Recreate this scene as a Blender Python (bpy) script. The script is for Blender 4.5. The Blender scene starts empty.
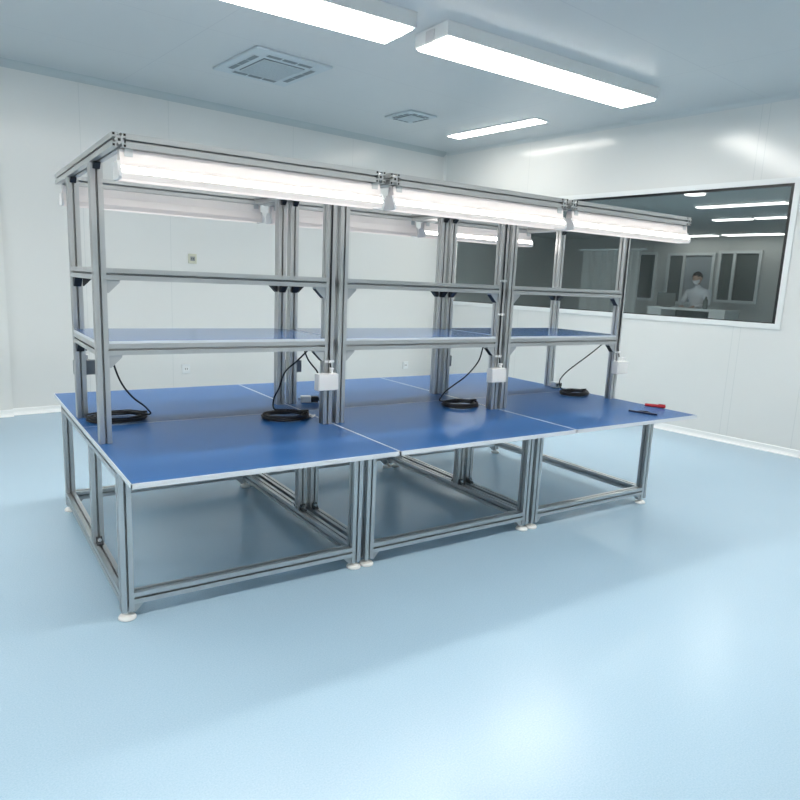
import bpy, bmesh, math, random
from mathutils import Vector, Matrix
random.seed(7)
COL = bpy.context.scene.collection
PI = math.pi

# ------------------------------------------------------------------ materials
def new_mat(name):
    m = bpy.data.materials.new(name); m.use_nodes = True
    nt = m.node_tree
    b = nt.nodes['Principled BSDF']
    return m, nt, b

def mat(name, color, rough=.5, metal=0., bump=0., bscale=60., spec=.5, coat=0.):
    m, nt, b = new_mat(name)
    b.inputs['Base Color'].default_value = (*color, 1)
    b.inputs['Roughness'].default_value = rough
    b.inputs['Metallic'].default_value = metal
    b.inputs['Specular IOR Level'].default_value = spec
    b.inputs['Coat Weight'].default_value = coat
    tc = nt.nodes.new('ShaderNodeTexCoord')
    n = nt.nodes.new('ShaderNodeTexNoise'); n.inputs['Scale'].default_value = bscale
    n.inputs['Detail'].default_value = 3
    nt.links.new(tc.outputs['Object'], n.inputs['Vector'])
    mr = nt.nodes.new('ShaderNodeMapRange')
    mr.inputs['To Min'].default_value = max(0, rough - .04); mr.inputs['To Max'].default_value = min(1, rough + .04)
    nt.links.new(n.outputs['Fac'], mr.inputs['Value'])
    nt.links.new(mr.outputs['Result'], b.inputs['Roughness'])
    if bump:
        bp = nt.nodes.new('ShaderNodeBump'); bp.inputs['Strength'].default_value = bump
        bp.inputs['Distance'].default_value = .002
        nt.links.new(n.outputs['Fac'], bp.inputs['Height']); nt.links.new(bp.outputs['Normal'], b.inputs['Normal'])
    return m

def emit(name, color, strength, rough=.4):
    m, nt, b = new_mat(name)
    b.inputs['Base Color'].default_value = (.9, .9, .9, 1)
    b.inputs['Roughness'].default_value = rough
    b.inputs['Emission Color'].default_value = (*color, 1)
    b.inputs['Emission Strength'].default_value = strength
    return m

def panel_mat(name, color, seams, axis, rough, seam_col, width=.005, spec=.5, horizontal=()):
    """painted panels with thin sealant joints at given object coordinates"""
    m, nt, b = new_mat(name)
    tc = nt.nodes.new('ShaderNodeTexCoord'); sp = nt.nodes.new('ShaderNodeSeparateXYZ')
    nt.links.new(tc.outputs['Object'], sp.inputs[0])
    prev = None
    for ax, lst in ((axis, seams), (None, horizontal)):
        for s in lst:
            if ax is None: a, v = s
            else: a, v = ax, s
            sub = nt.nodes.new('ShaderNodeMath'); sub.operation = 'SUBTRACT'; sub.inputs[1].default_value = v
            nt.links.new(sp.outputs[a], sub.inputs[0])
            ab = nt.nodes.new('ShaderNodeMath'); ab.operation = 'ABSOLUTE'; nt.links.new(sub.outputs[0], ab.inputs[0])
            lt = nt.nodes.new('ShaderNodeMath'); lt.operation = 'LESS_THAN'; lt.inputs[1].default_value = width
            nt.links.new(ab.outputs[0], lt.inputs[0])
            if prev is None: prev = lt
            else:
                mx = nt.nodes.new('ShaderNodeMath'); mx.operation = 'MAXIMUM'
                nt.links.new(prev.outputs[0], mx.inputs[0]); nt.links.new(lt.outputs[0], mx.inputs[1]); prev = mx
    n = nt.nodes.new('ShaderNodeTexNoise'); n.inputs['Scale'].default_value = .9; n.inputs['Detail'].default_value = 2
    nt.links.new(tc.outputs['Object'], n.inputs['Vector'])
    cr = nt.nodes.new('ShaderNodeMix'); cr.data_type = 'RGBA'
    cr.inputs['A'].default_value = (*[c * .985 for c in color], 1); cr.inputs['B'].default_value = (*[min(1, c * 1.015) for c in color], 1)
    nt.links.new(n.outputs['Fac'], cr.inputs['Factor'])
    mix = nt.nodes.new('ShaderNodeMix'); mix.data_type = 'RGBA'
    mix.inputs['B'].default_value = (*seam_col, 1)
    nt.links.new(prev.outputs[0], mix.inputs['Factor']); nt.links.new(cr.outputs['Result'], mix.inputs['A'])
    nt.links.new(mix.outputs['Result'], b.inputs['Base Color'])
    b.inputs['Roughness'].default_value = rough
    b.inputs['Specular IOR Level'].default_value = spec
    bp = nt.nodes.new('ShaderNodeBump'); bp.inputs['Strength'].default_value = .12; bp.inputs['Distance'].default_value = .01
    n2 = nt.nodes.new('ShaderNodeTexNoise'); n2.inputs['Scale'].default_value = 1.1; n2.inputs['Detail'].default_value = 1
    nt.links.new(tc.outputs['Object'], n2.inputs['Vector'])
    nt.links.new(n2.outputs['Fac'], bp.inputs['Height']); nt.links.new(bp.outputs['Normal'], b.inputs['Normal'])
    return m

WALLC = (.745, .755, .74)
M = {}
M['wall_back'] = panel_mat('back wall panels', WALLC, [-1.75, -2.70, -4.34, -5.3, -7.2, -8.4], 0, .22, (.665, .685, .675), .0035)
M['wall_right'] = panel_mat('window wall panels', WALLC, [-1.69, -4.72, -4.80, -5.46, -6.65, -7.85, -9.0], 1, .17, (.665, .685, .675), .0035)
M['wall_plain'] = mat('painted wall panel', WALLC, .3)
M['ceiling'] = panel_mat('ceiling panels', (.60, .635, .65), [-1.15, -2.35, -3.55, -4.75, -5.95, -7.15], 1, .32, (.53, .565, .59), .004, horizontal=[(0, -1.3), (0, -4.9), (0, -8.0)])
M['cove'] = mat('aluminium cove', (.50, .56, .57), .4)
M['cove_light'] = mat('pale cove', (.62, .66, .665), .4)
M['white'] = mat('white paint', (.80, .82, .82), .35)
M['skirt'] = mat('white skirting', (.88, .90, .90), .4)
M['alu'] = mat('anodised aluminium', (.56, .57, .575), .32, .88, .05, 220)
M['alu_end'] = mat('cut aluminium end', (.70, .71, .72), .45, .7)
M['cast'] = mat('cast bracket', (.46, .48, .49), .55, .4)
M['darkcast'] = mat('dark cast bracket', (.10, .105, .11), .5, .4)
M['black'] = mat('black plastic', (.012, .013, .016), .45)
M['rubber'] = mat('black cable rubber', (.010, .011, .014), .5)
M['hollow_shade'] = mat('painted hollow shade', (.01, .01, .01), .9)  # dark colour stands in for the shade inside hollows and slots
M['steel'] = mat('bolt steel', (.6, .6, .6), .25, 1)
M['foot'] = mat('white nylon foot', (.82, .82, .80), .4)
M['blue'] = mat('blue laminate', (.026, .112, .315), .28, 0, .02, 400, .17)
M['blue_shelf'] = mat('glossy blue shelf laminate', (.026, .112, .315), .14, 0, .01, 400, .6)
M['edge'] = mat('pale edge banding', (.66, .70, .74), .4)
M['lampbody'] = mat('lamp housing enamel', (.72, .67, .66), .4)
M['lampend'] = mat('lamp end plastic', (.62, .62, .63), .4)
M['tube'] = emit('lit tube diffuser', (1, .94, .87), 5.0)
M['tube_low'] = emit('lit lamp underside', (1, .94, .87), 1.1)
M['ceil_lamp'] = emit('lit ceiling diffuser', (1, .955, .885), 7.8)
M['box'] = mat('white switch box', (.80, .80, .79), .4)
M['socketbox'] = mat('grey connector box', (.30, .32, .33), .5)
M['tie'] = mat('white cable tie', (.85, .85, .85), .4)
M['cream'] = mat('cream outlet plate', (.62, .62, .50), .4)
M['outlet'] = mat('pale outlet plate', (.76, .79, .80), .35)
M['red'] = mat('red plastic', (.42, .01, .02), .4)
M['navy'] = mat('dark navy plastic', (.01, .015, .05), .4)
M['grille'] = mat('vent plastic', (.56, .63, .67), .5)
M['grilledark'] = mat('vent mesh', (.22, .26, .28), .7)
M['gasket'] = mat('black window gasket', (.008, .010, .012), .4)

# floor : glossy pale blue epoxy with fine speckle
m, nt, b = new_mat('pale blue epoxy floor')
tc = nt.nodes.new('ShaderNodeTexCoord')
n = nt.nodes.new('ShaderNodeTexNoise'); n.inputs['Scale'].default_value = 160; n.inputs['Detail'].default_value = 4
nt.links.new(tc.outputs['Object'], n.inputs['Vector'])
n3 = nt.nodes.new('ShaderNodeTexNoise'); n3.inputs['Scale'].default_value = .8; n3.inputs['Detail'].default_value = 2
nt.links.new(tc.outputs['Object'], n3.inputs['Vector'])
ad = nt.nodes.new('ShaderNodeMath'); ad.operation = 'MULTIPLY_ADD'; ad.inputs[1].default_value = .35
nt.links.new(n3.outputs['Fac'], ad.inputs[0]); nt.links.new(n.outputs['Fac'], ad.inputs[2])
mr = nt.nodes.new('ShaderNodeMapRange'); mr.inputs['From Min'].default_value = .4; mr.inputs['From Max'].default_value = .95
nt.links.new(ad.outputs[0], mr.inputs['Value'])
mx = nt.nodes.new('ShaderNodeMix'); mx.data_type = 'RGBA'
mx.inputs['A'].default_value = (.345, .500, .625, 1); mx.inputs['B'].default_value = (.438, .592, .718, 1)
nt.links.new(mr.outputs['Result'], mx.inputs['Factor']); nt.links.new(mx.outputs['Result'], b.inputs['Base Color'])
b.inputs['Roughness'].default_value = .24
bp = nt.nodes.new('ShaderNodeBump'); bp.inputs['Strength'].default_value = .12; bp.inputs['Distance'].default_value = .002
nt.links.new(n.outputs['Fac'], bp.inputs['Height']); nt.links.new(bp.outputs['Normal'], b.inputs['Normal'])
M['floor'] = m

# tinted thin glass
m = bpy.data.materials.new('grey tinted glass'); m.use_nodes = True; nt = m.node_tree
nt.nodes.remove(nt.nodes['Principled BSDF'])
tr = nt.nodes.new('ShaderNodeBsdfTransparent'); tr.inputs[0].default_value = (.64, .66, .66, 1)
gl = nt.nodes.new('ShaderNodeBsdfGlossy'); gl.inputs['Roughness'].default_value = .02
fr = nt.nodes.new('ShaderNodeFresnel')
geo = nt.nodes.new('ShaderNodeNewGeometry'); ior = nt.nodes.new('ShaderNodeMapRange')   # same reflectance on both faces of the thin pane
ior.inputs['To Min'].default_value = 1.5; ior.inputs['To Max'].default_value = 1 / 1.5
nt.links.new(geo.outputs['Backfacing'], ior.inputs['Value']); nt.links.new(ior.outputs['Result'], fr.inputs['IOR'])
ms = nt.nodes.new('ShaderNodeMixShader')
nt.links.new(fr.outputs[0], ms.inputs[0]); nt.links.new(tr.outputs[0], ms.inputs[1]); nt.links.new(gl.outputs[0], ms.inputs[2])
nt.links.new(ms.outputs[0], nt.nodes['Material Output'].inputs[0])
M['glass'] = m

# ------------------------------------------------------------------ helpers
def obj(name, bm, mats, parent=None, label=None, smooth=False):
    me = bpy.data.meshes.new(name)
    bmesh.ops.recalc_face_normals(bm, faces=bm.faces[:])
    if smooth:
        for f in bm.faces: f.smooth = True
    bm.to_mesh(me); bm.free()
    for mm in (mats if isinstance(mats, (list, tuple)) else [mats]): me.materials.append(mm)
    o = bpy.data.objects.new(name, me); COL.objects.link(o)
    if parent: o.parent = parent
    if label: o['label'] = label
    return o

def tag(o, label, cat, group=None):
    o['label'] = label; o['category'] = cat
    if group: o['group'] = group
    return o

def thing(name, label, cat, loc=(0, 0, 0), rz=0, group=None):
    o = bpy.data.objects.new(name, None); COL.objects.link(o)
    o.empty_display_size = .1
    o.location = loc; o.rotation_euler = (0, 0, rz)
    return tag(o, label, cat, group)

def box(bm, x0, x1, y0, y1, z0, z1, mi=0, bevel=0):
    r = bmesh.ops.create_cube(bm, size=1)
    vs = r['verts']
    for v in vs:
        v.co = Vector(((x0 + x1) / 2 + v.co.x * (x1 - x0), (y0 + y1) / 2 + v.co.y * (y1 - y0), (z0 + z1) / 2 + v.co.z * (z1 - z0)))
    fs = set(f for v in vs for f in v.link_faces)
    for f in fs: f.material_index = mi
    if bevel:
        es = set(e for v in vs for e in v.link_edges)
        r2 = bmesh.ops.bevel(bm, geom=list(es), offset=bevel, segments=2, affect='EDGES', profile=.5)
        for f in r2['faces']: f.material_index = mi
    return bm

def B(*a, **k):
    bm = bmesh.new(); box(bm, *a, **k); return bm

def cyl(bm, c, r, h, seg=20, r2=None, axis='Z', mi=0):
    mtx = Matrix.Translation(Vector(c))
    if axis == 'X': mtx = mtx @ Matrix.Rotation(PI / 2, 4, 'Y')
    if axis == 'Y': mtx = mtx @ Matrix.Rotation(-PI / 2, 4, 'X')
    res = bmesh.ops.create_cone(bm, cap_ends=True, segments=seg, radius1=r, radius2=r if r2 is None else r2, depth=h, matrix=mtx)
    for f in set(f for v in res['verts'] for f in v.link_faces): f.material_index = mi
    return bm

def lathe(bm, pts, c=(0, 0, 0), seg=24):
    rings = []
    for r, z in pts:
        rings.append([bm.verts.new((c[0] + r * math.cos(2 * PI * k / seg), c[1] + r * math.sin(2 * PI * k / seg), c[2] + z)) for k in range(seg)])
    for a, b_ in zip(rings, rings[1:]):
        for k in range(seg):
            bm.faces.new((a[k], a[(k + 1) % seg], b_[(k + 1) % seg], b_[k]))
    bm.faces.new(rings[0]); bm.faces.new(rings[-1])
    return bm

def prism(bm, poly, axis, a, b_, mi=0):
    """extrude a 2D polygon along axis from a to b_;  (u,v) are the two other axes in xyz order"""
    def P(u, v, w):
        return {'X': (w, u, v), 'Y': (u, w, v), 'Z': (u, v, w)}[axis]
    A = [bm.verts.new(P(u, v, a)) for u, v in poly]; C_ = [bm.verts.new(P(u, v, b_)) for u, v in poly]
    n_ = len(poly)
    fs = [bm.faces.new(A), bm.faces.new(C_)]
    for k in range(n_): fs.append(bm.faces.new((A[k], A[(k + 1) % n_], C_[(k + 1) % n_], C_[k])))
    for f in fs: f.material_index = mi
    return bm

def tube(bm, pts, r, seg=8, mi=0, closed=False):
    pts = [Vector(p) for p in pts]; n_ = len(pts)
    up = Vector((0, 0, 1)); rings = []
    prevn = None
    for i, p in enumerate(pts):
        t = (pts[min(i + 1, n_ - 1)] - pts[max(i - 1, 0)]).normalized()
        if prevn is None:
            a = up if abs(t.z) < .9 else Vector((1, 0, 0))
            nn = t.cross(a).normalized()
        else:
            nn = (prevn - t * prevn.dot(t)).normalized()
        prevn = nn; bb = t.cross(nn)
        rings.append([bm.verts.new(p + nn * r * math.cos(2 * PI * k / seg) + bb * r * math.sin(2 * PI * k / seg)) for k in range(seg)])
    for a, c in zip(rings, rings[1:]):
        for k in range(seg):
            f = bm.faces.new((a[k], a[(k + 1) % seg], c[(k + 1) % seg], c[k])); f.material_index = mi; f.smooth = True
    for rr in (rings[0], rings[-1]):
        f = bm.faces.new(rr); f.material_index = mi
    return bm

def smooth_path(ctrl, n_=8):
    P = [Vector(c) for c in ctrl]; out = []
    Q = [P[0] * 2 - P[1]] + P + [P[-1] * 2 - P[-2]]
    for i in range(1, len(Q) - 2):
        for k in range(n_):
            t = k / n_
            a, b_, c, d = Q[i - 1], Q[i], Q[i + 1], Q[i + 2]
            out.append(.5 * ((2 * b_) + (c - a) * t + (2 * a - 5 * b_ + 4 * c - d) * t * t + (3 * b_ - 3 * c + d - a) * t ** 3))
    out.append(P[-1]); return out

S = .055            # profile side
def profile(axis, a, b_, u, v, s=S, ends=(True, True)):
    """slotted aluminium extrusion centred on (u,v) between a and b_ along axis"""
    h = s / 2; o = .0050; lip = .0030; w = .0115; d = .0165   # slot opening half width, lip, cavity half width, depth
    q = [(-h, -h), (-o, -h), (-o, -h + lip), (-w, -h + lip), (-w + .004, -h + d), (0, -h + .0085), (w - .004, -h + d), (w, -h + lip), (o, -h + lip), (o, -h)]
    poly = []
    for k in range(4):
        c, s_ = (1, 0, -1, 0)[k], (0, 1, 0, -1)[k]
        for x, y in q: poly.append((u + x * c - y * s_, v + x * s_ + y * c))
    bm = bmesh.new(); prism(bm, poly, axis, a, b_)
    # flat dark squares on the cut ends paint the shade of core and corner chambers
    def P(uu, vv, ww): return {'X': (ww, uu, vv), 'Y': (uu, ww, vv), 'Z': (uu, vv, ww)}[axis]
    for e, (end, sg) in enumerate(((a, -1), (b_, 1))):
        if not ends[e]: continue
        sg = sg if b_ > a else -sg
        for cx, cy, r_ in ((0, 0, .0055), (-h + .007, -h + .007, .0045), (h - .007, -h + .007, .0045), (-h + .007, h - .007, .0045), (h - .007, h - .007, .0045)):
            vs = [bm.verts.new(P(u + cx + dx * r_, v + cy + dy * r_, end + sg * .0006)) for dx, dy in ((-1, -1), (1, -1), (1, 1), (-1, 1))]
            f = bm.faces.new(vs); f.material_index = 1
    return bm

ALU = [M['alu'], M['hollow_shade']]

def gusset(bm, corner, du, dv, size, thick, plane='X', mi_side=0, mi_face=1):
    """corner bracket. corner=(x,y,z) inner corner; legs run du along horizontal axis and dv along z"""
    x, y, z = corner
    t = thick / 2
    horiz = 0 if plane == 'X' else 1
    poly = [(0, 0), (du * size, 0), (du * size, dv * size * .16), (du * size * .16, dv * size), (0, dv * size)]
    if plane == 'X':
        A = [(x + p[0], y - t, z + p[1]) for p in poly]; C_ = [(x + p[0], y + t, z + p[1]) for p in poly]
    else:
        A = [(x - t, y + p[0], z + p[1]) for p in poly]; C_ = [(x + t, y + p[0], z + p[1]) for p in poly]
    a = [bm.verts.new(p) for p in A]; c = [bm.verts.new(p) for p in C_]
    for rr in (a, c):
        f = bm.faces.new(rr); f.material_index = mi_side
    for k in range(5):
        f = bm.faces.new((a[k], a[(k + 1) % 5], c[(k + 1) % 5], c[k])); f.material_index = mi_face if k == 2 else mi_side
    return bm

# ------------------------------------------------------------------ room (rotated against the bench)
RX, RY, RZ, RROT = 6.0251, 6.0805, 3.5698, .1006
def place(o):
    o.location = (RX, RY, 0); o.rotation_euler = (0, 0, RROT); return o
def struct(name, bm, mats, smooth=False):
    o = obj(name, bm, mats, smooth=smooth); o['kind'] = 'structure'; return place(o)
ur = Vector((math.cos(RROT), math.sin(RROT), 0)); vr = Vector((-math.sin(RROT), math.cos(RROT), 0))
def R3(r, q, z): return Vector((RX, RY, 0)) - ur * r - vr * q + Vector((0, 0, z))

LFT, FRT = 9.6, 10.6           # extents r, q
WT = .12
NX, NQ0, NQ1, NZ, NF = 7.4, -3.4, 6.6, 2.86, .25     # neighbouring room
struct('floor', B(-LFT, WT, -FRT, 0 + WT, -.1, 0), M['floor'])
struct('ceiling', B(-LFT - WT, WT, -FRT, WT, RZ, RZ + .1), M['ceiling'])
struct('wall_back', B(-LFT, WT, 0, WT, 0, RZ), M['wall_back'])
struct('wall_left', B(-LFT - WT, -LFT, -FRT, WT, 0, RZ), M['wall_plain'])
struct('wall_front', B(-LFT - WT, WT, -FRT - WT, -FRT, 0, RZ), M['wall_plain'])
Wq0, Wq1, Wz0, Wz1 = .25, 5.14, 1.325, 2.72
bm = bmesh.new()
box(bm, 0, WT, -FRT, 0, 0, Wz0); box(bm, 0, WT, -FRT, 0, Wz1, RZ)
box(bm, 0, WT, -Wq0, 0, Wz0, Wz1); box(bm, 0, WT, -FRT, -Wq1, Wz0, Wz1)
struct('wall_right', bm, M['wall_right'])
# shallow projecting pier at the far left of the back wall
struct('trim_1', B(-7.6, -6.10, -.06, 0, 0, RZ), M['wall_plain'])
# concave cove trims
def cove(name, axis, a, b_, su, sv, u0, v0, r=.07, m_='cove'):
    poly = [(u0, v0)] + [(u0 + su * r * (1 - math.sin(t)), v0 + sv * r * (1 - math.cos(t))) for t in [PI / 2 * k / 8 for k in range(9)]]
    bm = bmesh.new(); prism(bm, poly, axis, a, b_); return struct(name, bm, M[m_], False)
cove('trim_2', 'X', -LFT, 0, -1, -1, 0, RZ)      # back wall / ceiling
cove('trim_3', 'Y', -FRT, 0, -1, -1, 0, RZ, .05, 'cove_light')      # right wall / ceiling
cove('trim_4', 'Z', 0, RZ, -1, -1, 0, 0, .040, 'wall_plain')         # vertical corner
# skirtings with rounded foot
def skirt(name, axis, a, b_, v):
    poly = [(v, 0), (v - .035, 0), (v - .034, .006), (v - .018, .020), (v - .012, .035), (v - .011, .066), (v - .007, .072), (v, .072)]
    bm = bmesh.new(); prism(bm, poly, axis, a, b_); return struct(name, bm, M['skirt'])
skirt('baseboard_back', 'X', -6.10, 0, 0)
skirt('baseboard_left', 'X', -7.6, -6.10, -.06)
skirt('baseboard_right', 'Y', -FRT, -.03, 0)

# window_1 : frame, gasket, tinted pane
win = bpy.data.objects.new('window_1', None); COL.objects.link(win); place(win); win['kind'] = 'structure'
def ring(bm, x0, x1, q0, q1, z0, z1, w):
    box(bm, x0, x1, -q1 - w, -q0 + w, z1, z1 + w); box(bm, x0, x1, -q1 - w, -q0 + w, z0 - w, z0)
    box(bm, x0, x1, -q0, -q0 + w, z0, z1); box(bm, x0, x1, -q1 - w, -q1, z0, z1); return bm
bm = bmesh.new(); ring(bm, -.014, .0, Wq0, Wq1, Wz0, Wz1, .055)
obj('window_frame', bm, M['white'], win)
bm = bmesh.new()
g = .016
box(bm, .0, .03, -Wq1, -Wq0, Wz1 - .026, Wz1); box(bm, .0, .03, -Wq1, -Wq0, Wz0, Wz0 + .010)
box(bm, .0, .03, -Wq0 - g, -Wq0, Wz0 + .01, Wz1 - .026); box(bm, .0, .03, -Wq1, -Wq1 + .034, Wz0 + .01, Wz1 - .026)
obj('window_gasket', bm, M['gasket'], win)
obj('window_pane', B(.012, .018, -Wq1 + .034, -Wq0 - g, Wz0 + .01, Wz1 - .026), M['glass'], win)

# ---- neighbouring room seen through the pane
M['n_wall'] = mat('pale grey partition', (.50, .53, .51), .5)
M['n_dark'] = mat('dark pane', (.10, .125, .12), .5)
M['n_mid'] = mat('grey pane', (.30, .34, .36), .4)
M['n_frame'] = mat('pale window frame', (.62, .67, .67), .5)
M['n_white'] = mat('pale cabinet', (.60, .64, .63), .5)
M['n_lamp'] = emit('lit strip panel', (1, .97, .93), 3.2)
M['n_lamp_fill'] = emit('added fill strip panel', (1, .97, .93), 24.0)  # strong emission for the added, unseen strips above the window
struct('floor_2', B(WT, NX + .1, NQ0, NQ1, NF - .1, NF), M['floor']).location = (RX, RY, 0)
NB = lambda q0, q1: (-q1, -q0)
def nbox(x0, x1, q0, q1, z0, z1, **k): return B(x0, x1, -q1, -q0, z0, z1, **k)
o = bpy.data.objects['floor_2']; bpy.data.objects.remove(o)
struct('floor_2', nbox(WT, NX, NQ0, NQ1, NF - .1, NF), M['floor'])
struct('ceiling_2', nbox(WT, NX, NQ0, NQ1, NZ, NZ + .08), M['n_wall'])
struct('wall_far', nbox(NX, NX + .1, NQ0, NQ1, NF, NZ), M['n_wall'])
struct('wall_far_left', nbox(WT, NX, NQ0 - .1, NQ0, NF, NZ), M['n_wall'])
struct('wall_far_right', nbox(WT, NX, NQ1, NQ1 + .1, NF, NZ), M['n_wall'])
def nwindow(n_, q0, q1, z0, z1, mull=(), pale=None):
    w = bpy.data.objects.new('window_%d' % n_, None); COL.objects.link(w); place(w); w['kind'] = 'structure'
    bm = bmesh.new(); ring(bm, NX - .05, NX, q0, q1, z0, z1, .06)
    for mq in mull: box(bm, NX - .05, NX - .006, -mq - .03, -mq + .03, z0, z1)
    obj('window_frame', bm, M['n_frame'], w)
    if pale:
        obj('window_pane', nbox(NX - .012, NX - .004, q0, pale[0] - .03, z0, z1), M['n_dark'], w, 'dark pane')
        obj('window_pane', nbox(NX - .012, NX - .004, pale[0], pale[1], z0, z1), M['n_mid'], w, 'pale pane')
    else: obj('window_pane', nbox(NX - .012, NX - .004, q0, q1, z0, z1), M['n_dark'], w)
nwindow(2, .93, 1.72, 1.50, 2.48, (1.22,))
nwindow(3, -.25, .74, 1.42, 2.44, (.10,), (.13, .74))
nwindow(4, -1.6, -.62, 1.46, 2.46)
def strip(q0, q1, x, label, w=.16, m_='n_lamp'):
    c = Vector((RX, RY, 0)) + ur * x - vr * ((q0 + q1) / 2)
    t = thing('strip_light', label, 'light', (c.x, c.y, NZ - .0005), RROT, 'strip lights in the room behind the window')
    L = q1 - q0
    obj('housing', B(-w / 2 - .02, w / 2 + .02, -L / 2 - .02, L / 2 + .02, -.03, 0), M['white'], t)
    obj('diffuser', B(-w / 2, w / 2, -L / 2, L / 2, -.045, -.031), M[m_], t)
    return t
strip(2.95, 4.15, 2.30, 'longest lit strip behind the glass, topmost of the strips under the round lamp', .15)
strip(2.34, 2.94, 4.05, 'short lit strip in the second row behind the glass, left of its shorter neighbour')
strip(3.03, 3.5, 4.02, 'short lit strip in the second row behind the glass, beside the right window edge')
strip(-.15, .95, 6.95, 'lit strip low behind the glass, left one of the lowest row', .3)
strip(1.15, 2.30, 6.95, 'lit strip low behind the glass, rightmost of the lowest row', .3)
c = R3(-.95, 3.6, NZ)
t = thing('round_light', 'round lit disc lamp on the far room ceiling near the top window edge', 'light', (c.x, c.y, c.z))
obj('housing', lathe(bmesh.new(), [(.16, 0), (.16, -.02), (.13, -.035)]), M['white'], t)
obj('diffuser', lathe(bmesh.new(), [(.125, -.036), (.12, -.05), (.06, -.056)]), M['n_lamp'], t)

for q_ in (-2.2, .4, 3.0, 5.2): strip(q_ - .7, q_ + .7, .55, 'unseen strip light added to brighten the far room, above the window edge', .3, 'n_lamp_fill')['group'] = 'unseen strip lights added to brighten the far room'  # unseen strips added to fill the far room with light
# counter the person stands behind
c = R3(-4.6, 1.85, NF)
t = thing('lab_counter', 'pale counter behind the window glass with dark openings below its top', 'counter', (c.x, c.y, c.z), RROT)
obj('worktop', B(-.3, .3, -.75, .75, 1.05, 1.09), M['n_white'], t)
obj('side_panel', B(-.27, .27, -.73, -.45, 0, 1.05), M['n_white'], t)
obj('side_panel', B(-.27, .27, .45, .73, 0, 1.05), M['n_white'], t)
obj('shelf', B(-.27, .27, -.45, .45, .45, .48), M['n_white'], t)
obj('back_panel', B(.24, .27, -.45, .45, .48, 1.05), M['n_dark'], t)
c = R3(-4.5, 1.38, NF + 1.09)
bm = bmesh.new(); box(bm, -.16, .16, -.02, .02, .02, .26, bevel=.006); box(bm, -.09, .09, -.07, .07, 0, .015); box(bm, -.02, .02, -.01, .01, .015, .05)
o = obj('monitor', bm, M['n_dark']); o.location = c; o.rotation_euler = (0, 0, RROT + 1.9); tag(o, 'small dark screen on the far counter left of the person', 'monitor')
c = R3(-4.45, 2.16, NF + 1.09)
bm = bmesh.new(); lathe(bm, [(.035, 0), (.04, .02), (.04, .15), (.02, .18), (.015, .22)])
o = obj('bottle', bm, M['n_dark']); o.location = c; tag(o, 'small dark bottle on the far counter right of the person', 'bottle')

# hanging strip curtain seen left in the window
c = R3(-4.2, 0, NF)
t = thing('strip_curtain', 'pale hanging curtain behind the window glass, left of the far windows', 'curtain', (c.x, c.y, c.z), RROT)
bm = bmesh.new()
pts = [(.03 * math.sin(k * 1.3) , -.95 + k * .055) for k in range(24)]
vs = [[bm.verts.new((x, y, z)) for x, y in pts] for z in (.02, 2.1)]
for k in range(23): bm.faces.new((vs[0][k], vs[0][k + 1], vs[1][k + 1], vs[1][k]))
bmesh.ops.solidify(bm, geom=bm.faces[:], thickness=.006)
obj('cloth', bm, M['n_white'], t, smooth=False)
bm = bmesh.new(); cyl(bm, (0, -.3, 2.12), .018, 1.5, 12, axis='Y'); obj('rail', bm, M['n_frame'], t)

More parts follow.
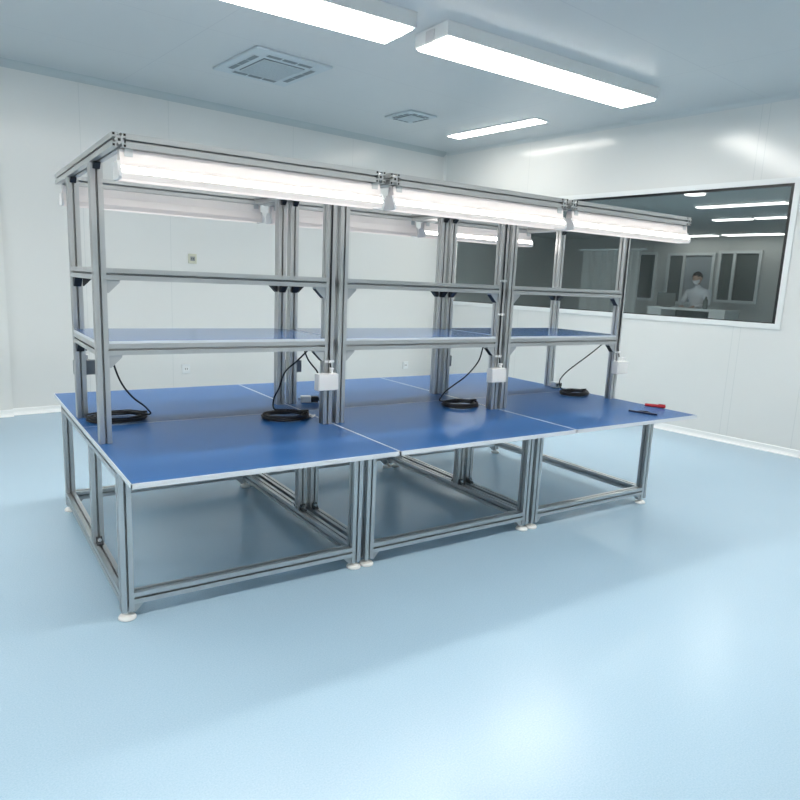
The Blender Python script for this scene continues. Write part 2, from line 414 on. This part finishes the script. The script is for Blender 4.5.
# person behind the counter (one continuous skinned body)
def person():
    c = R3(-5.05, 1.72, NF)
    t = thing('person', 'person in a white coat with dark hair standing at the far counter behind the glass', 'person', (c.x, c.y, c.z), RROT)
    M['coat'] = mat('white coat cloth', (.62, .66, .70), .8); M['skin'] = mat('skin', (.52, .36, .28), .55); M['hair'] = mat('dark hair', (.012, .012, .015), .6)
    def skin(name, V, E, m_, parent, lv=2):
        bm = bmesh.new(); L = bm.verts.layers.skin.verify()
        vs = []
        for (p, r) in V:
            v = bm.verts.new(p); v[L].radius = (r, r) if not isinstance(r, tuple) else r; vs.append(v)
        vs[0][L].use_root = True
        for a, b_ in E: bm.edges.new((vs[a], vs[b_]))
        me = bpy.data.meshes.new(name); bm.to_mesh(me); bm.free(); me.materials.append(m_)
        o = bpy.data.objects.new(name, me); COL.objects.link(o); o.parent = parent
        s = o.modifiers.new('Skin', 'SKIN'); s.use_smooth_shade = True
        u = o.modifiers.new('Sub', 'SUBSURF'); u.levels = lv; u.render_levels = lv
        return o
    # faces -x (towards the window); leaning slightly over the counter
    V = [((0, 0, .92), (.15, .12)), ((-.02, 0, 1.10), (.14, .11)), ((-.05, 0, 1.28), (.17, .12)), ((-.07, 0, 1.40), (.13, .10)), ((-.09, 0, 1.47), .055), ((-.11, 0, 1.53), .05),
         ((-.07, .17, 1.38), .07), ((-.13, .26, 1.17), .05), ((-.30, .17, 1.13), .038), ((-.36, .12, 1.12), .03),
         ((-.07, -.17, 1.38), .07), ((-.13, -.26, 1.17), .05), ((-.30, -.17, 1.13), .038), ((-.36, -.12, 1.12), .03),
         ((0, .09, .86), .10), ((0, .10, .48), .065), ((.02, .10, .08), .045), ((-.12, .10, .04), .035),
         ((0, -.09, .86), .10), ((0, -.10, .48), .065), ((.02, -.10, .08), .045), ((-.12, -.10, .04), .035)]
    E = [(0, 1), (1, 2), (2, 3), (3, 4), (4, 5), (3, 6), (6, 7), (7, 8), (8, 9), (3, 10), (10, 11), (11, 12), (12, 13), (0, 14), (14, 15), (15, 16), (16, 17), (0, 18), (18, 19), (19, 20), (20, 21)]
    skin('body', V, E, M['coat'], t)
    # head with face
    bm = bmesh.new(); bmesh.ops.create_uvsphere(bm, u_segments=20, v_segments=14, radius=1)
    for v in bm.verts:
        x, y, z = v.co
        w = 1 - .22 * max(0, -z)
        nose = .022 * math.exp(-((y / .18) ** 2 + ((z + .15) / .2) ** 2)) if x < 0 else 0
        eye = -.008 * (math.exp(-(((abs(y) - .38) / .16) ** 2 + ((z - .05) / .13) ** 2))) if x < 0 else 0
        v.co = Vector((x * .098 * w - nose - eye, y * .078 * w, z * .118))
    for s_ in (-1, 1): box(bm, -.012, .018, s_ * .078 - .006, s_ * .078 + .006, -.03, .03)
    h = obj('head', bm, M['skin'], t, smooth=True); h.location = (-.14, 0, 1.63); h.rotation_euler = (0, -.35, 0)
    bm = bmesh.new(); bmesh.ops.create_uvsphere(bm, u_segments=20, v_segments=14, radius=1)
    bmesh.ops.delete(bm, geom=[v for v in bm.verts if v.co.z < -.1 + max(0, -v.co.x) * .65], context='VERTS')
    for v in bm.verts: v.co = Vector((v.co.x * .110 + .008, v.co.y * .090, v.co.z * .130))
    mk = bmesh.new(); bmesh.ops.create_uvsphere(mk, u_segments=16, v_segments=10, radius=1)
    bmesh.ops.delete(mk, geom=[v for v in mk.verts if v.co.x > -.25 or v.co.z > .0], context='VERTS')
    for v in mk.verts: v.co = Vector((v.co.x * .118 - .004, v.co.y * .076, v.co.z * .110))
    obj('face_mask', mk, M['white'], h, smooth=True)
    hr = obj('hair', bm, M['hair'], h, smooth=True)
    for s_ in (-1, 1):
        V = [((-.36, s_ * .12, 1.12), (.022, .034)), ((-.40, s_ * .10, 1.11), (.018, .036))]; E = [(0, 1)]
        for k in range(4):
            L = (.055, .065, .07, .06)[k]; y0 = s_ * (.075 + .017 * k); i = len(V)
            V += [((-.42, y0, 1.108), .0085), ((-.42 - L * .6, y0, 1.112), .008), ((-.42 - L, y0, 1.103), .0065)]
            E += [(1, i), (i, i + 1), (i + 1, i + 2)]
        i = len(V); V += [((-.385, s_ * .07, 1.11), .009), ((-.41, s_ * .05, 1.108), .008)]; E += [(1, i), (i, i + 1)]
        skin('hand', V, E, M['skin'], t, 1)
person()

# ------------------------------------------------------------------ ceiling items
def ceiling_light(cx, cy, label, rz=0.0, L=2.6, w=.40):
    t = thing('ceiling_light', label, 'ceiling light', (cx, cy, RZ), rz, 'surface mounted ceiling lights')
    bm = bmesh.new()
    # tray with a rim that the diffuser sits in
    box(bm, -L / 2 - .02, L / 2 + .02, -w / 2 - .02, w / 2 + .02, -.105, 0, bevel=.004)
    box(bm, -L / 2 - .026, L / 2 + .026, -w / 2 - .026, w / 2 + .026, -.004, 0)
    obj('housing', bm, M['white'], t)
    obj('diffuser', B(-L / 2, L / 2, -w / 2, w / 2, -.12, -.106, bevel=.003), M['ceil_lamp'], t)
    for s_ in (-1, 1):
        bm = bmesh.new(); box(bm, s_ * (L / 2 + .02), s_ * (L / 2 + .035), -.05, .05, -.11, -.02)
        
        obj('end_clip', bm, M['lampend'], t)
    return t
ceiling_light(4.10, 2.045, 'long white box ceiling light at centre top, wholly in the picture', .012)
ceiling_light(1.20, 2.085, 'long white box ceiling light cut off by the top edge of the photo', -.012)
# recessed panel light close to the window wall
c = R3(.745, 1.70, RZ)
t = thing('panel_light', 'slim flush panel light near the corner of back wall and window wall', 'ceiling light', c, RROT)
obj('frame', B(-.125, .125, -.78, .78, -.012, 0), M['white'], t)
obj('diffuser', B(-.105, .105, -.755, .755, -.018, -.0125), M['ceil_lamp'], t)
# the other ceiling lights of the room (left of and behind the photographer)
for (x, y, rz_) in ((-1.7, 2.08, 0), (4.3, -1.5, .0), (1.4, -1.5, .0), (-1.5, -1.5, .0)):
    ceiling_light(x, y, 'long white box ceiling light outside the picture', rz_)['group'] = 'ceiling lights outside the picture'

def cassette(r, q, w, l, label):
    c = R3(r, q, RZ)
    t = thing('air_vent', label, 'air conditioner', c, RROT)
    bm = bmesh.new()
    box(bm, -w / 2, w / 2, -l / 2, l / 2, -.022, 0, bevel=.008); obj('cover', bm, M['grille'], t)
    bm = bmesh.new(); box(bm, -w * .27, w * .27, -l * .27, l * .27, -.030, -.0221, 0)
    n_ = 16
    for k in range(n_):
        x = -w * .26 + w * .52 * k / (n_ - 1); box(bm, x - .004, x + .004, -l * .26, l * .26, -.037, -.0301, 1)
    for k in range(n_):
        y = -l * .26 + l * .52 * k / (n_ - 1); box(bm, -w * .26, w * .26, y - .004, y + .004, -.0375, -.0301, 1)
    obj('grille', bm, [M['grilledark'], M['grille']], t)
    for k in range(4):
        bm = bmesh.new()
        hw, hl = (w, l) if k % 2 == 0 else (l, w)
        s_ = 1 if k < 2 else -1
        def bb(x0, x1, y0, y1, z0, z1, mi):
            if k % 2 == 0: box(bm, x0, x1, min(s_ * y0, s_ * y1), max(s_ * y0, s_ * y1), z0, z1, mi)
            else: box(bm, min(s_ * y0, s_ * y1), max(s_ * y0, s_ * y1), x0, x1, z0, z1, mi)
        bb(-hw * .30, hw * .30, hl * .33, hl * .42, -.026, -.0221, 0)
        for j in range(3): bb(-hw * .30 + hw * .2 * j + .01, -hw * .30 + hw * .2 * (j + 1) - .01, hl * .345, hl * .405, -.029, -.0261, 1)
        obj('louver', bm, [M['grille'], M['grilledark']], t)
cassette(4.02, 1.83, .80, .92, 'large square air conditioning cassette with a mesh centre set in the ceiling')
cassette(1.88, 1.38, .42, .50, 'small square vent in the ceiling, partly beneath the middle box light')

# ------------------------------------------------------------------ wall outlets
def outlet(r, z, mname, label, dark):
    c = R3(r, 0, z)
    t = thing('wall_outlet', label, 'outlet', c, RROT)
    obj('plate', B(-.052, .052, -.012, 0, -.058, .058, bevel=.003), M[mname], t)
    bm = bmesh.new(); box(bm, -.028, .028, -.016, -.0121, -.026, .026)
    obj('socket_face', bm, M['socketbox'] if dark else M['white'], t)
    bm = bmesh.new()
    for x in (-.012, .012): box(bm, x - .003, x + .003, -.018, -.0161, -.01, .01)
    obj('slot', bm, M['hollow_shade'], t)  # dark bars stand in for the shade in the slots
outlet(4.08, 1.75, 'cream', 'cream wall socket high on the back wall, above the left bench', True)
outlet(4.18, .41, 'outlet', 'white wall socket low on the back wall behind the left bench', False)
outlet(.63, .30, 'outlet', 'white wall socket low on the back wall behind the middle bench', False)

# ------------------------------------------------------------------ workstation
H, T = .75, 2.111
YF, YB = .738, 1.400
EY, DB = .357, 2.02
D = 2.2646
AF, AB = .216, 1.829
YM = 1.05
E_ = .0405
def workstation(x0, w, label, y0=0):
    t = thing('workstation', label, 'workbench', (x0, y0, 0), 0, 'double sided aluminium workbenches with blue tops')
    xs = (E_, w - E_)
    seam = 1.133
    for (a, b_) in ((0, seam - .0008), (seam + .0008, D)):
        tp = obj('tabletop', B(.004, w - .004, a + .003, b_ - .003, H - .021, H), M['blue'], t)
        bm = bmesh.new()
        box(bm, 0, w, a, a + .003, H - .0215, H - .0003); box(bm, 0, w, b_ - .003, b_, H - .0215, H - .0003)
        box(bm, 0, .004, a, b_, H - .0215, H - .0003); box(bm, w - .004, w, a, b_, H - .0215, H - .0003)
        box(bm, 0.001, w - .001, a + .001, b_ - .001, H - .0225, H - .0212)
        obj('edge_band', bm, M['edge'], tp, 'pale grey edge band')
        # thin pale bevel line along the borders of the top
        bm = bmesh.new()
        for u0, u1, v0, v1 in (((0, w, 0, .004),) if a == 0 else ((0, w, b_ - .004, b_),)) + ((0, .0035, a, b_), (w - .0035, w, a, b_)):
            box(bm, u0, u1, v0, v1, H - .0002, H + .0006)
        obj('edge_line', bm, M['edge'], tp, 'pale border line of the blue top')
    # legs and feet
    for x in xs:
        for y in (EY, DB):
            lg = obj('leg', profile('Z', .042, H - .0228, x, y), ALU, t)
            bm = bmesh.new(); lathe(bm, [(.034, 0), (.0398, .003), (.0398, .010), (.034, .018), (.016, .024), (.012, .026), (.012, .042)], (x, y, 0))
            obj('foot', bm, M['foot'], lg, 'white round foot')
        if not (x0 > 2 and x > .5): obj('center_leg', profile('Z', .131, H - .0795, x, YM), ALU, t)
        for s_ in (-1, 1) if not (x0 > 2 and x > .5) else ():
            br = obj('bracket', gusset(bmesh.new(), (x, YM + s_ * S / 2, .1305), s_, 1, .036, .030, 'Y', 0, 0), M['darkcast'], t)
            bm = bmesh.new(); lathe(bm, [(.011, 0), (.011, .010), (.0065, .0105), (.0065, .015)], seg=12)
            bmesh.ops.rotate(bm, verts=bm.verts[:], cent=(0, 0, 0), matrix=Matrix.Rotation(-s_ * PI / 4, 3, 'X'))
            bmesh.ops.translate(bm, verts=bm.verts[:], vec=(x, YM + s_ * (S / 2 + .019), .1305 + .019))
            obj('bolt', bm, M['steel'], br)
        # side rails low and high
        obj('bottom_rail', profile('Y', EY + S / 2, DB - S / 2, x, .1030, ends=(False, False)), ALU, t)
        obj('top_rail', profile('Y', EY + S / 2, DB - S / 2, x, H - .0505, ends=(False, False)), ALU, t)
    for y in (EY, DB):
        obj('bottom_rail', profile('X', xs[0] + S / 2, xs[1] - S / 2, y, .1030, ends=(False, False)), ALU, t)
        obj('top_rail', profile('X', xs[0] + S / 2, xs[1] - S / 2, y, H - .0505, ends=(False, False)), ALU, t)
        for x, s_ in ((xs[0] + S / 2, 1), (xs[1] - S / 2, -1)):
            obj('bracket', gusset(bmesh.new(), (x, y, .0752), s_, -1, .042, .036, 'X', 0, 0), M['cast'], t)
    # uprights
    for x in xs:
        for y in (YF, YB):
            obj('upright', profile('Z', H + .001, T - S - .0005, x, y), ALU, t)
            for s_ in (-1, 1): obj('bracket', gusset(bmesh.new(), (x, y + s_ * S / 2, T - S - .001), s_, -1, .028, .030, 'Y', 0, 0), M['black'], t)
        arm = obj('top_arm', profile('Y', AF, AB, x, T - S / 2), ALU, t)
    # lamp rails
    for y in (AF + S / 2, AB - S / 2):
        obj('lamp_rail', profile('X', xs[0] + S / 2, xs[1] - S / 2, y, T - S / 2, ends=(False, False)), ALU, t)
    # shelf frames
    for zt in (1.236, 1.591):
        zc = zt - S / 2
        for y in (YF, YB):
            obj('shelf_rail', profile('X', xs[0] + S / 2, xs[1] - S / 2, y, zc, ends=(False, False)), ALU, t)
            for x, s_ in ((xs[0] + S / 2, 1), (xs[1] - S / 2, -1)):
                if y == YF: o = obj('bracket', gusset(bmesh.new(), (x, y, zt - S - .0005), s_, -1, .060, .040, 'X', 0, 1), [M['cast'], M['black']], t)  # black sloping face stands in for shade in the bracket's open interior
                else: o = obj('bracket', gusset(bmesh.new(), (x, y, zt - S - .0005), s_, -1, .048, .040, 'X', 0, 0), M['black'], t)
        for x in xs:
            obj('shelf_rail', profile('Y', YF + S / 2, YB - S / 2, x, zc, ends=(False, False)), ALU, t)
            obj('bracket', gusset(bmesh.new(), (x, YB - S / 2, zt - S - .0005), -1, -1, .05, .038, 'Y', 0, 0), M['black'], t)
            obj('bracket', gusset(bmesh.new(), (x, YF + S / 2, zt - S - .0005), 1, -1, .05, .038, 'Y', 0, 0), M['black'], t)
    # lower shelf board, notched round the uprights
    zt = 1.237
    def board(bm, i, z0, z1, mi=0):
        c0 = S / 2 + .001
        y0_, y1_ = YF - S / 2 + i, YB + S / 2 - i
        xa, xb = E_ - S / 2 + i, w - E_ + S / 2 - i
        box(bm, E_ + c0 + i * 0, w - E_ - c0, y0_, y1_, z0, z1, mi)
        box(bm, xa, E_ + c0, YF + c0, YB - c0, z0, z1, mi); box(bm, w - E_ - c0, xb, YF + c0, YB - c0, z0, z1, mi)
    bm = bmesh.new(); board(bm, .0015, zt, zt + .0145)
    sb = obj('shelf_board', bm, M['blue_shelf'], t)
    bm = bmesh.new(); board(bm, 0, zt - .0003, zt + .0135); obj('edge_band', bm, M['edge'], sb, 'pale grey edge band')
    return t
PW = 1.2869
W3 = 1.2327
WS = [(0, PW - .003, 'left aluminium workbench with blue top, nearest the camera, power box on its right upright'),
      (PW, PW - .003, 'middle aluminium workbench with blue top, standing between the other two'),
      (2 * PW, W3, 'right aluminium workbench with blue top, pen and tool on it, nearest the window wall')]
for x, w, lb in WS: workstation(x, w, lb)

# ------------------------------------------------------------------ tube lamps under the arms
def lamp(x0, x1, y, front, label):
    """hooded batten; `front` is -1 when its lit face looks to the photographer, +1 for the opposite side"""
    L = x1 - x0
    t = thing('bench_lamp', label, 'lamp', (x0, y, T - S), 0, 'tube lamps hung under the bench arms')
    f = front
    # neck, closed inner side and two lips in one folded sheet; section drawn as one outline, recess open downwards
    sec = [(.020, -.004), (.027, -.052), (.028, -.054), (.045, -.093), (.046, -.118), (.0425, -.118), (.0415, -.094),
           (-.0415, -.094), (-.0425, -.118), (-.046, -.118), (-.046, -.093), (-.027, -.052), (-.020, -.004)]
    bm = bmesh.new(); prism(bm, [(u * -f, v) for u, v in sec], 'X', .012, L - .012)
    obj('housing', bm, M['lampbody'], t)
    # lit lens on the outward side, gently bulging, and the lit underside set up between the lips
    pts = []
    for k in range(9):
        a = k / 8; pts.append(((.0345 + .0108 * a + .0015 + .005 * math.sin(PI * a)) * f, -.068 - .0250 * a))
    pts += [(.0458 * f, -.0932), (.0344 * f, -.0682)]
    bm = bmesh.new(); prism(bm, pts, 'X', .014, L - .014)
    obj('lens', bm, M['tube'], t, 'lit white lens facing outward')
    obj('diffuser', B(.014, L - .014, -.041, .041, -.0995, -.0945), M['tube_low'], t, 'lit white panel on the lamp underside')
    for s_, xx in ((-1, 0), (1, L)):
        bm = bmesh.new()
        a, b_ = (0, .0118) if s_ < 0 else (L - .0118, L)
        prism(bm, [(-.026, -.049), (.026, -.049), (.052, -.088), (.052, -.108), (.044, -.119), (-.044, -.119), (-.052, -.108), (-.052, -.088)], 'X', a, b_)
        e = obj('end_cap', bm, M['lampend'], t)
        bm = bmesh.new(); xa = .045 if s_ < 0 else L - .045
        box(bm, xa - .016, xa + .016, -.026, .026, -.030, -.0005)
        obj('hanger', bm, M['cast'], t)
    return t
names3 = ('left', 'middle', 'right')
for k, (x, w, lb) in enumerate(WS):
    lamp(x + .032, x + w - .018, AF + .040, -1, 'lit tube lamp along the front top rail of the %s workbench' % names3[k])
    lamp(x + .032, x + w - .018, AB - .040, -1 if k == 2 else 1, 'tube lamp along the rear top rail of the %s workbench' % names3[k])

# ------------------------------------------------------------------ power boxes on the uprights
def power_box(x, y, z, ydir, label, m_='box', w=.128, h=.096, d=.052):
    t = thing('power_box', label, 'power box', (x, y, z), 0)
    y0, y1 = (-d, 0) if ydir < 0 else (0, d)
    obj('body', B(-w / 2, w / 2, y0, y1, -h / 2, h / 2, bevel=.003), M[m_], t)
    bm = bmesh.new(); yy = -d if ydir < 0 else d
    gx = .03 if ydir < 0 else 0
    a, b_ = (yy - .0035, yy) if ydir < 0 else (yy, yy + .0035)
    box(bm, -w / 2 + .004, w / 2 - .004, a, b_, -h / 2 + .004, h / 2 - .004, bevel=.0012)
    obj('cover_plate', bm, M[m_], t)
    bm = bmesh.new(); cyl(bm, (gx, (y0 + y1) / 2, h / 2 + .012), .010, .024, 12); cyl(bm, (gx, (y0 + y1) / 2, h / 2 + .026), .014, .008, 12)
    obj('cable_gland', bm, M['tie'], t)
    return t
desc = ('white power box on the right front upright of the left workbench', 'white power box on the right front upright of the middle workbench',
        'white power box on the right front upright of the right workbench, nearest the window')
bdesc = ('shade-grey power box on the back of the left rear upright of the left workbench', 'shade-grey power box behind the left rear upright of the middle workbench',
         'shade-grey power box behind the left rear upright of the right workbench')
for k, (x, w, lb) in enumerate(WS):
    power_box((1.213, 2.500, 3.775)[k], YF - S / 2 - .0095, (1.008, .995, 1.005)[k], -1, desc[k])
    power_box(x + E_ + .040, YB - S / 2 - .0015 + S + .003, (1.03, .995, .995)[k], 1, bdesc[k], 'socketbox', w=.13 if k == 0 else .10, h=.082)  # rear boxes carry their shade as a dark grey colour

# cables : from the lamps down the upright slot, and loose coils on the tops
def tagc(o, label): return tag(o, label, 'cable', 'black power cables of the workbenches')
for k, (x, w, lb) in enumerate(WS):
    xc = x + w - E_; yf = YF - S / 2 - .0055
    bm = bmesh.new(); zb = (1.088, 1.075, 1.085)[k]
    tube(bm, smooth_path([(xc, AF + .11, T - S - .012), (xc, YF - .14, T - S - .012), (xc, yf - .01, T - S - .045), (xc, yf, T - .16), (xc, yf, 1.7), (xc, yf, 1.45), (xc, yf, 1.25), (xc, yf, 1.16), (xc + 0, yf - .02, zb)], 6), .0042, 8)
    o = obj('lamp_cable', bm, M['rubber']); tagc(o, 'black cable tied along the right front upright of the %s workbench' % names3[k])
    for z in ((1.12,), (1.12, 1.40, 1.62), (1.12,))[k]:
        bm = bmesh.new(); box(bm, -S / 2 - .002, S / 2 + .002, -.012, -.006, -.006, .006); box(bm, -.008, .010, -.022, -.012, -.008, .008)
        tt = obj('cable_tie', bm, M['tie'], o); tt.location = (xc, YF - S / 2 + .001, z)

def coil(cx, cy, r, label, feed, turns=7, lie=.006, flat=.80, rot=0.0, seed=1, cat_obj=True):
    rnd = random.Random(seed)
    pts = []
    n_ = turns * 26
    for i in range(n_ + 1):
        a = 2 * PI * i / 26 + 1.2; tt_ = i / n_
        rr = r * (1 - .20 * ((i // 26) % 3) / 2) + .005 * math.sin(i * .37 + seed)
        x_, y_ = rr * math.cos(a), rr * flat * math.sin(a)
        xr = x_ * math.cos(rot) - y_ * math.sin(rot); yr = x_ * math.sin(rot) + y_ * math.cos(rot)
        pts.append(Vector((cx + xr, cy + yr, H + lie + .0035 + .022 * tt_ + .002 * math.sin(i * .9))))
    full = smooth_path(list(reversed(feed)) , 8)
    bm = bmesh.new()
    tube(bm, pts, .0052, 8)
    st = pts[-1]
    tube(bm, smooth_path([st] + [Vector(f_) for f_ in feed], 8), .0050, 8)
    o = obj('power_cable', bm, M['rubber']); tagc(o, label)
    # binding twist tie
    bm = bmesh.new(); a = 1.2
    p = Vector((cx + r * .93, cy, H + .024))
    box(bm, p.x - .030, p.x + .018, p.y - .008, p.y + .004, p.z - .019, p.z + .020)
    obj('twist_tie', bm, M['black'], o)
    return o
g0 = WS[0]; g1 = WS[1]; g2 = WS[2]
coil(1.090, .955, .140, 'black cable coil on the left workbench top beside its white power box', [(1.045, 1.02, .80), (1.030, .99, .87), (1.044, .95, .938), (1.081, .95, 1.032), (1.144, .92, 1.10), (1.185, .86, 1.170)], seed=1)
coil(2.375, .890, .132, 'black cable coil on the middle workbench top below its lower shelf', [(2.235, .93, .79), (2.228, .91, .83), (2.27, .90, .875), (2.421, .90, .961), (2.515, .89, 1.06), (2.50, .83, 1.170)], seed=2)
coil(3.61, .965, .125, 'black cable coil on the right workbench top, near the window wall', [(3.500, 1.0, .80), (3.49, 1.02, .86), (3.56, 1.02, .93), (3.66, 1.0, 1.0), (3.76, .95, 1.09), (3.77, .86, 1.170)], seed=3)
coil(.20, 1.26, .155, 'black cable coil between the two left uprights of the left workbench', [(.34, 1.12, .80), (.30, 1.02, .86), (.21, .92, .94), (.15, .90, 1.03), (.10, .86, 1.170)], seed=4)
# short feed into the left white box
bm = bmesh.new(); tube(bm, smooth_path([(1.150, .845, 1.178), (1.158, .80, 1.12), (1.170, .73, 1.075), (1.172, .705, 1.057)], 8), .0045, 8)
o = obj('box_cable', bm, M['rubber']); tagc(o, 'short black cable from the lower shelf into the left white power box')

# plugs
def plug(loc, rz, label):
    t = thing('power_plug', label, 'plug', loc, rz)
    obj('plug_body', B(-.035, .035, -.024, .024, 0, .045, bevel=.006), M['outlet'], t, 'pale plug face')
    bm = bmesh.new(); box(bm, .0355, .085, -.020, .020, .003, .042, bevel=.006); box(bm, .085, .12, -.012, .012, .010, .032, bevel=.004)
    obj('plug_grip', bm, M['black'], t, 'black plug grip')
    bm = bmesh.new()
    for y in (-.009, .009): box(bm, -.052, -.0352, y - .0015, y + .0015, .016, .028)
    obj('prong', bm, M['steel'], t)
plug((1.435, 1.395, H + .0012), -.35, 'pale and black plug lying on the rear blue top behind the left bench uprights')
# small white tag by the left coil
bm = bmesh.new(); box(bm, -.03, .03, -.004, .004, 0, .010); box(bm, -.006, .004, -.002, .028, .001, .012)
o = obj('cable_tag', bm, M['tie']); o.location = (1.262, .93, H + .0012); o.rotation_euler = (0, 0, .8); tag(o, 'small white tie end beside the coil on the left workbench', 'cable tie')
# small grey connector beyond the rear upright, right bench
t = thing('connector_block', 'small pale connector block standing before the rear right upright of the right workbench', 'connector', (3.755, 1.300, H + .001), .1)
obj('body', B(-.045, .045, -.028, .028, 0, .050, bevel=.004), M['outlet'], t)
bm = bmesh.new(); box(bm, -.036, -.006, -.032, -.0282, .012, .040); box(bm, .006, .036, -.032, -.0282, .012, .040); obj('socket', bm, M['black'], t)

# red marker and dark tool on the right workbench
def pen(a, b_, r, mname, label, name, extra=None):
    a, b_ = Vector(a), Vector(b_); d = b_ - a; L = d.length
    t = thing(name, label, 'marker pen' if extra is None else 'tool', a, math.atan2(d.y, d.x))
    bm = bmesh.new()
    ring_ = lambda x, rr: [bm.verts.new((x, rr * math.cos(2 * PI * k / 12), r + rr * math.sin(2 * PI * k / 12))) for k in range(12)]
    prof = [(0, r * .6), (.004, r * .95), (L * .62, r), (L * .63, r * .86)]
    rs = [ring_(x, rr) for x, rr in prof]
    for p_, q_ in zip(rs, rs[1:]):
        for k in range(12): bm.faces.new((p_[k], p_[(k + 1) % 12], q_[(k + 1) % 12], q_[k]))
    bm.faces.new(rs[0]); bm.faces.new(rs[-1])
    obj('barrel', bm, M[mname], t)
    bm = bmesh.new()
    rs = [ring_(x, rr) for x, rr in [(L * .631, r * 1.08), (L * .97, r * 1.0), (L, r * .7)]]
    for p_, q_ in zip(rs, rs[1:]):
        for k in range(12): bm.faces.new((p_[k], p_[(k + 1) % 12], q_[(k + 1) % 12], q_[k]))
    bm.faces.new(rs[0]); bm.faces.new(rs[-1]); box(bm, L * .66, L * .98, -.003, .003, 2 * r, 2.3 * r)
    obj('cap', bm, M[mname], t)
    return t
pen((3.735, .385, H + .001), (3.812, .262, H + .001), .012, 'red', 'red marker pen on the right workbench top near its right edge', 'marker_pen')
t = thing('hand_tool', 'dark slim hand tool with a raised grip beside the red marker', 'tool', (3.430, .292, H + .001), math.atan2(.10 - .292, 3.492 - 3.43))
L = .2
bm = bmesh.new(); prism(bm, [(0, -.004), (.03, -.008), (.15, -.009), (L, -.003), (L, .003), (.15, .009), (.03, .008), (0, .004)], 'Z', 0, .012); obj('blade', bm, M['navy'], t)
bm = bmesh.new(); tube(bm, smooth_path([(.06, .010, .008), (.085, .030, .010), (.12, .036, .010), (.15, .012, .008)], 6), .005, 8); obj('grip', bm, M['black'], t)

# ------------------------------------------------------------------ camera
f_px, py_ = 675.3319, 407.7237
yaw, pitch, roll = -.5943, .1845, .044
F = Vector((-math.sin(yaw), math.cos(yaw), 0)); Rv = Vector((math.cos(yaw), math.sin(yaw), 0)); U = Vector((0, 0, 1))
F2 = F * math.cos(pitch) - U * math.sin(pitch); U2 = U * math.cos(pitch) + F * math.sin(pitch)
R4 = Rv * math.cos(roll) + U2 * math.sin(roll); U4 = U2 * math.cos(roll) - Rv * math.sin(roll)
cam = bpy.data.cameras.new('camera'); co = bpy.data.objects.new('camera', cam); COL.objects.link(co)
mw = Matrix.Identity(4)
for i in range(3): mw[i][0], mw[i][1], mw[i][2] = R4[i], U4[i], -F2[i]
mw.translation = Vector((-.5664, -2.7177, 1.5869))
co.matrix_world = mw
cam.sensor_width = 36; cam.lens = f_px / 800 * 36; cam.shift_y = (py_ - 400) / 800
cam.clip_start = .02
sc = bpy.context.scene; sc.camera = co

# ------------------------------------------------------------------ world and view
w = bpy.data.worlds.new('world'); sc.world = w; w.use_nodes = True
w.node_tree.nodes['Background'].inputs[0].default_value = (.6, .7, .75, 1); w.node_tree.nodes['Background'].inputs[1].default_value = .2
vs_ = sc.view_settings
vs_.view_transform = 'Standard'; vs_.look = 'None'; vs_.gamma = 1; vs_.use_curve_mapping = False
vs_.exposure = 1.11
sc.cycles.max_bounces = 10; sc.cycles.diffuse_bounces = 6
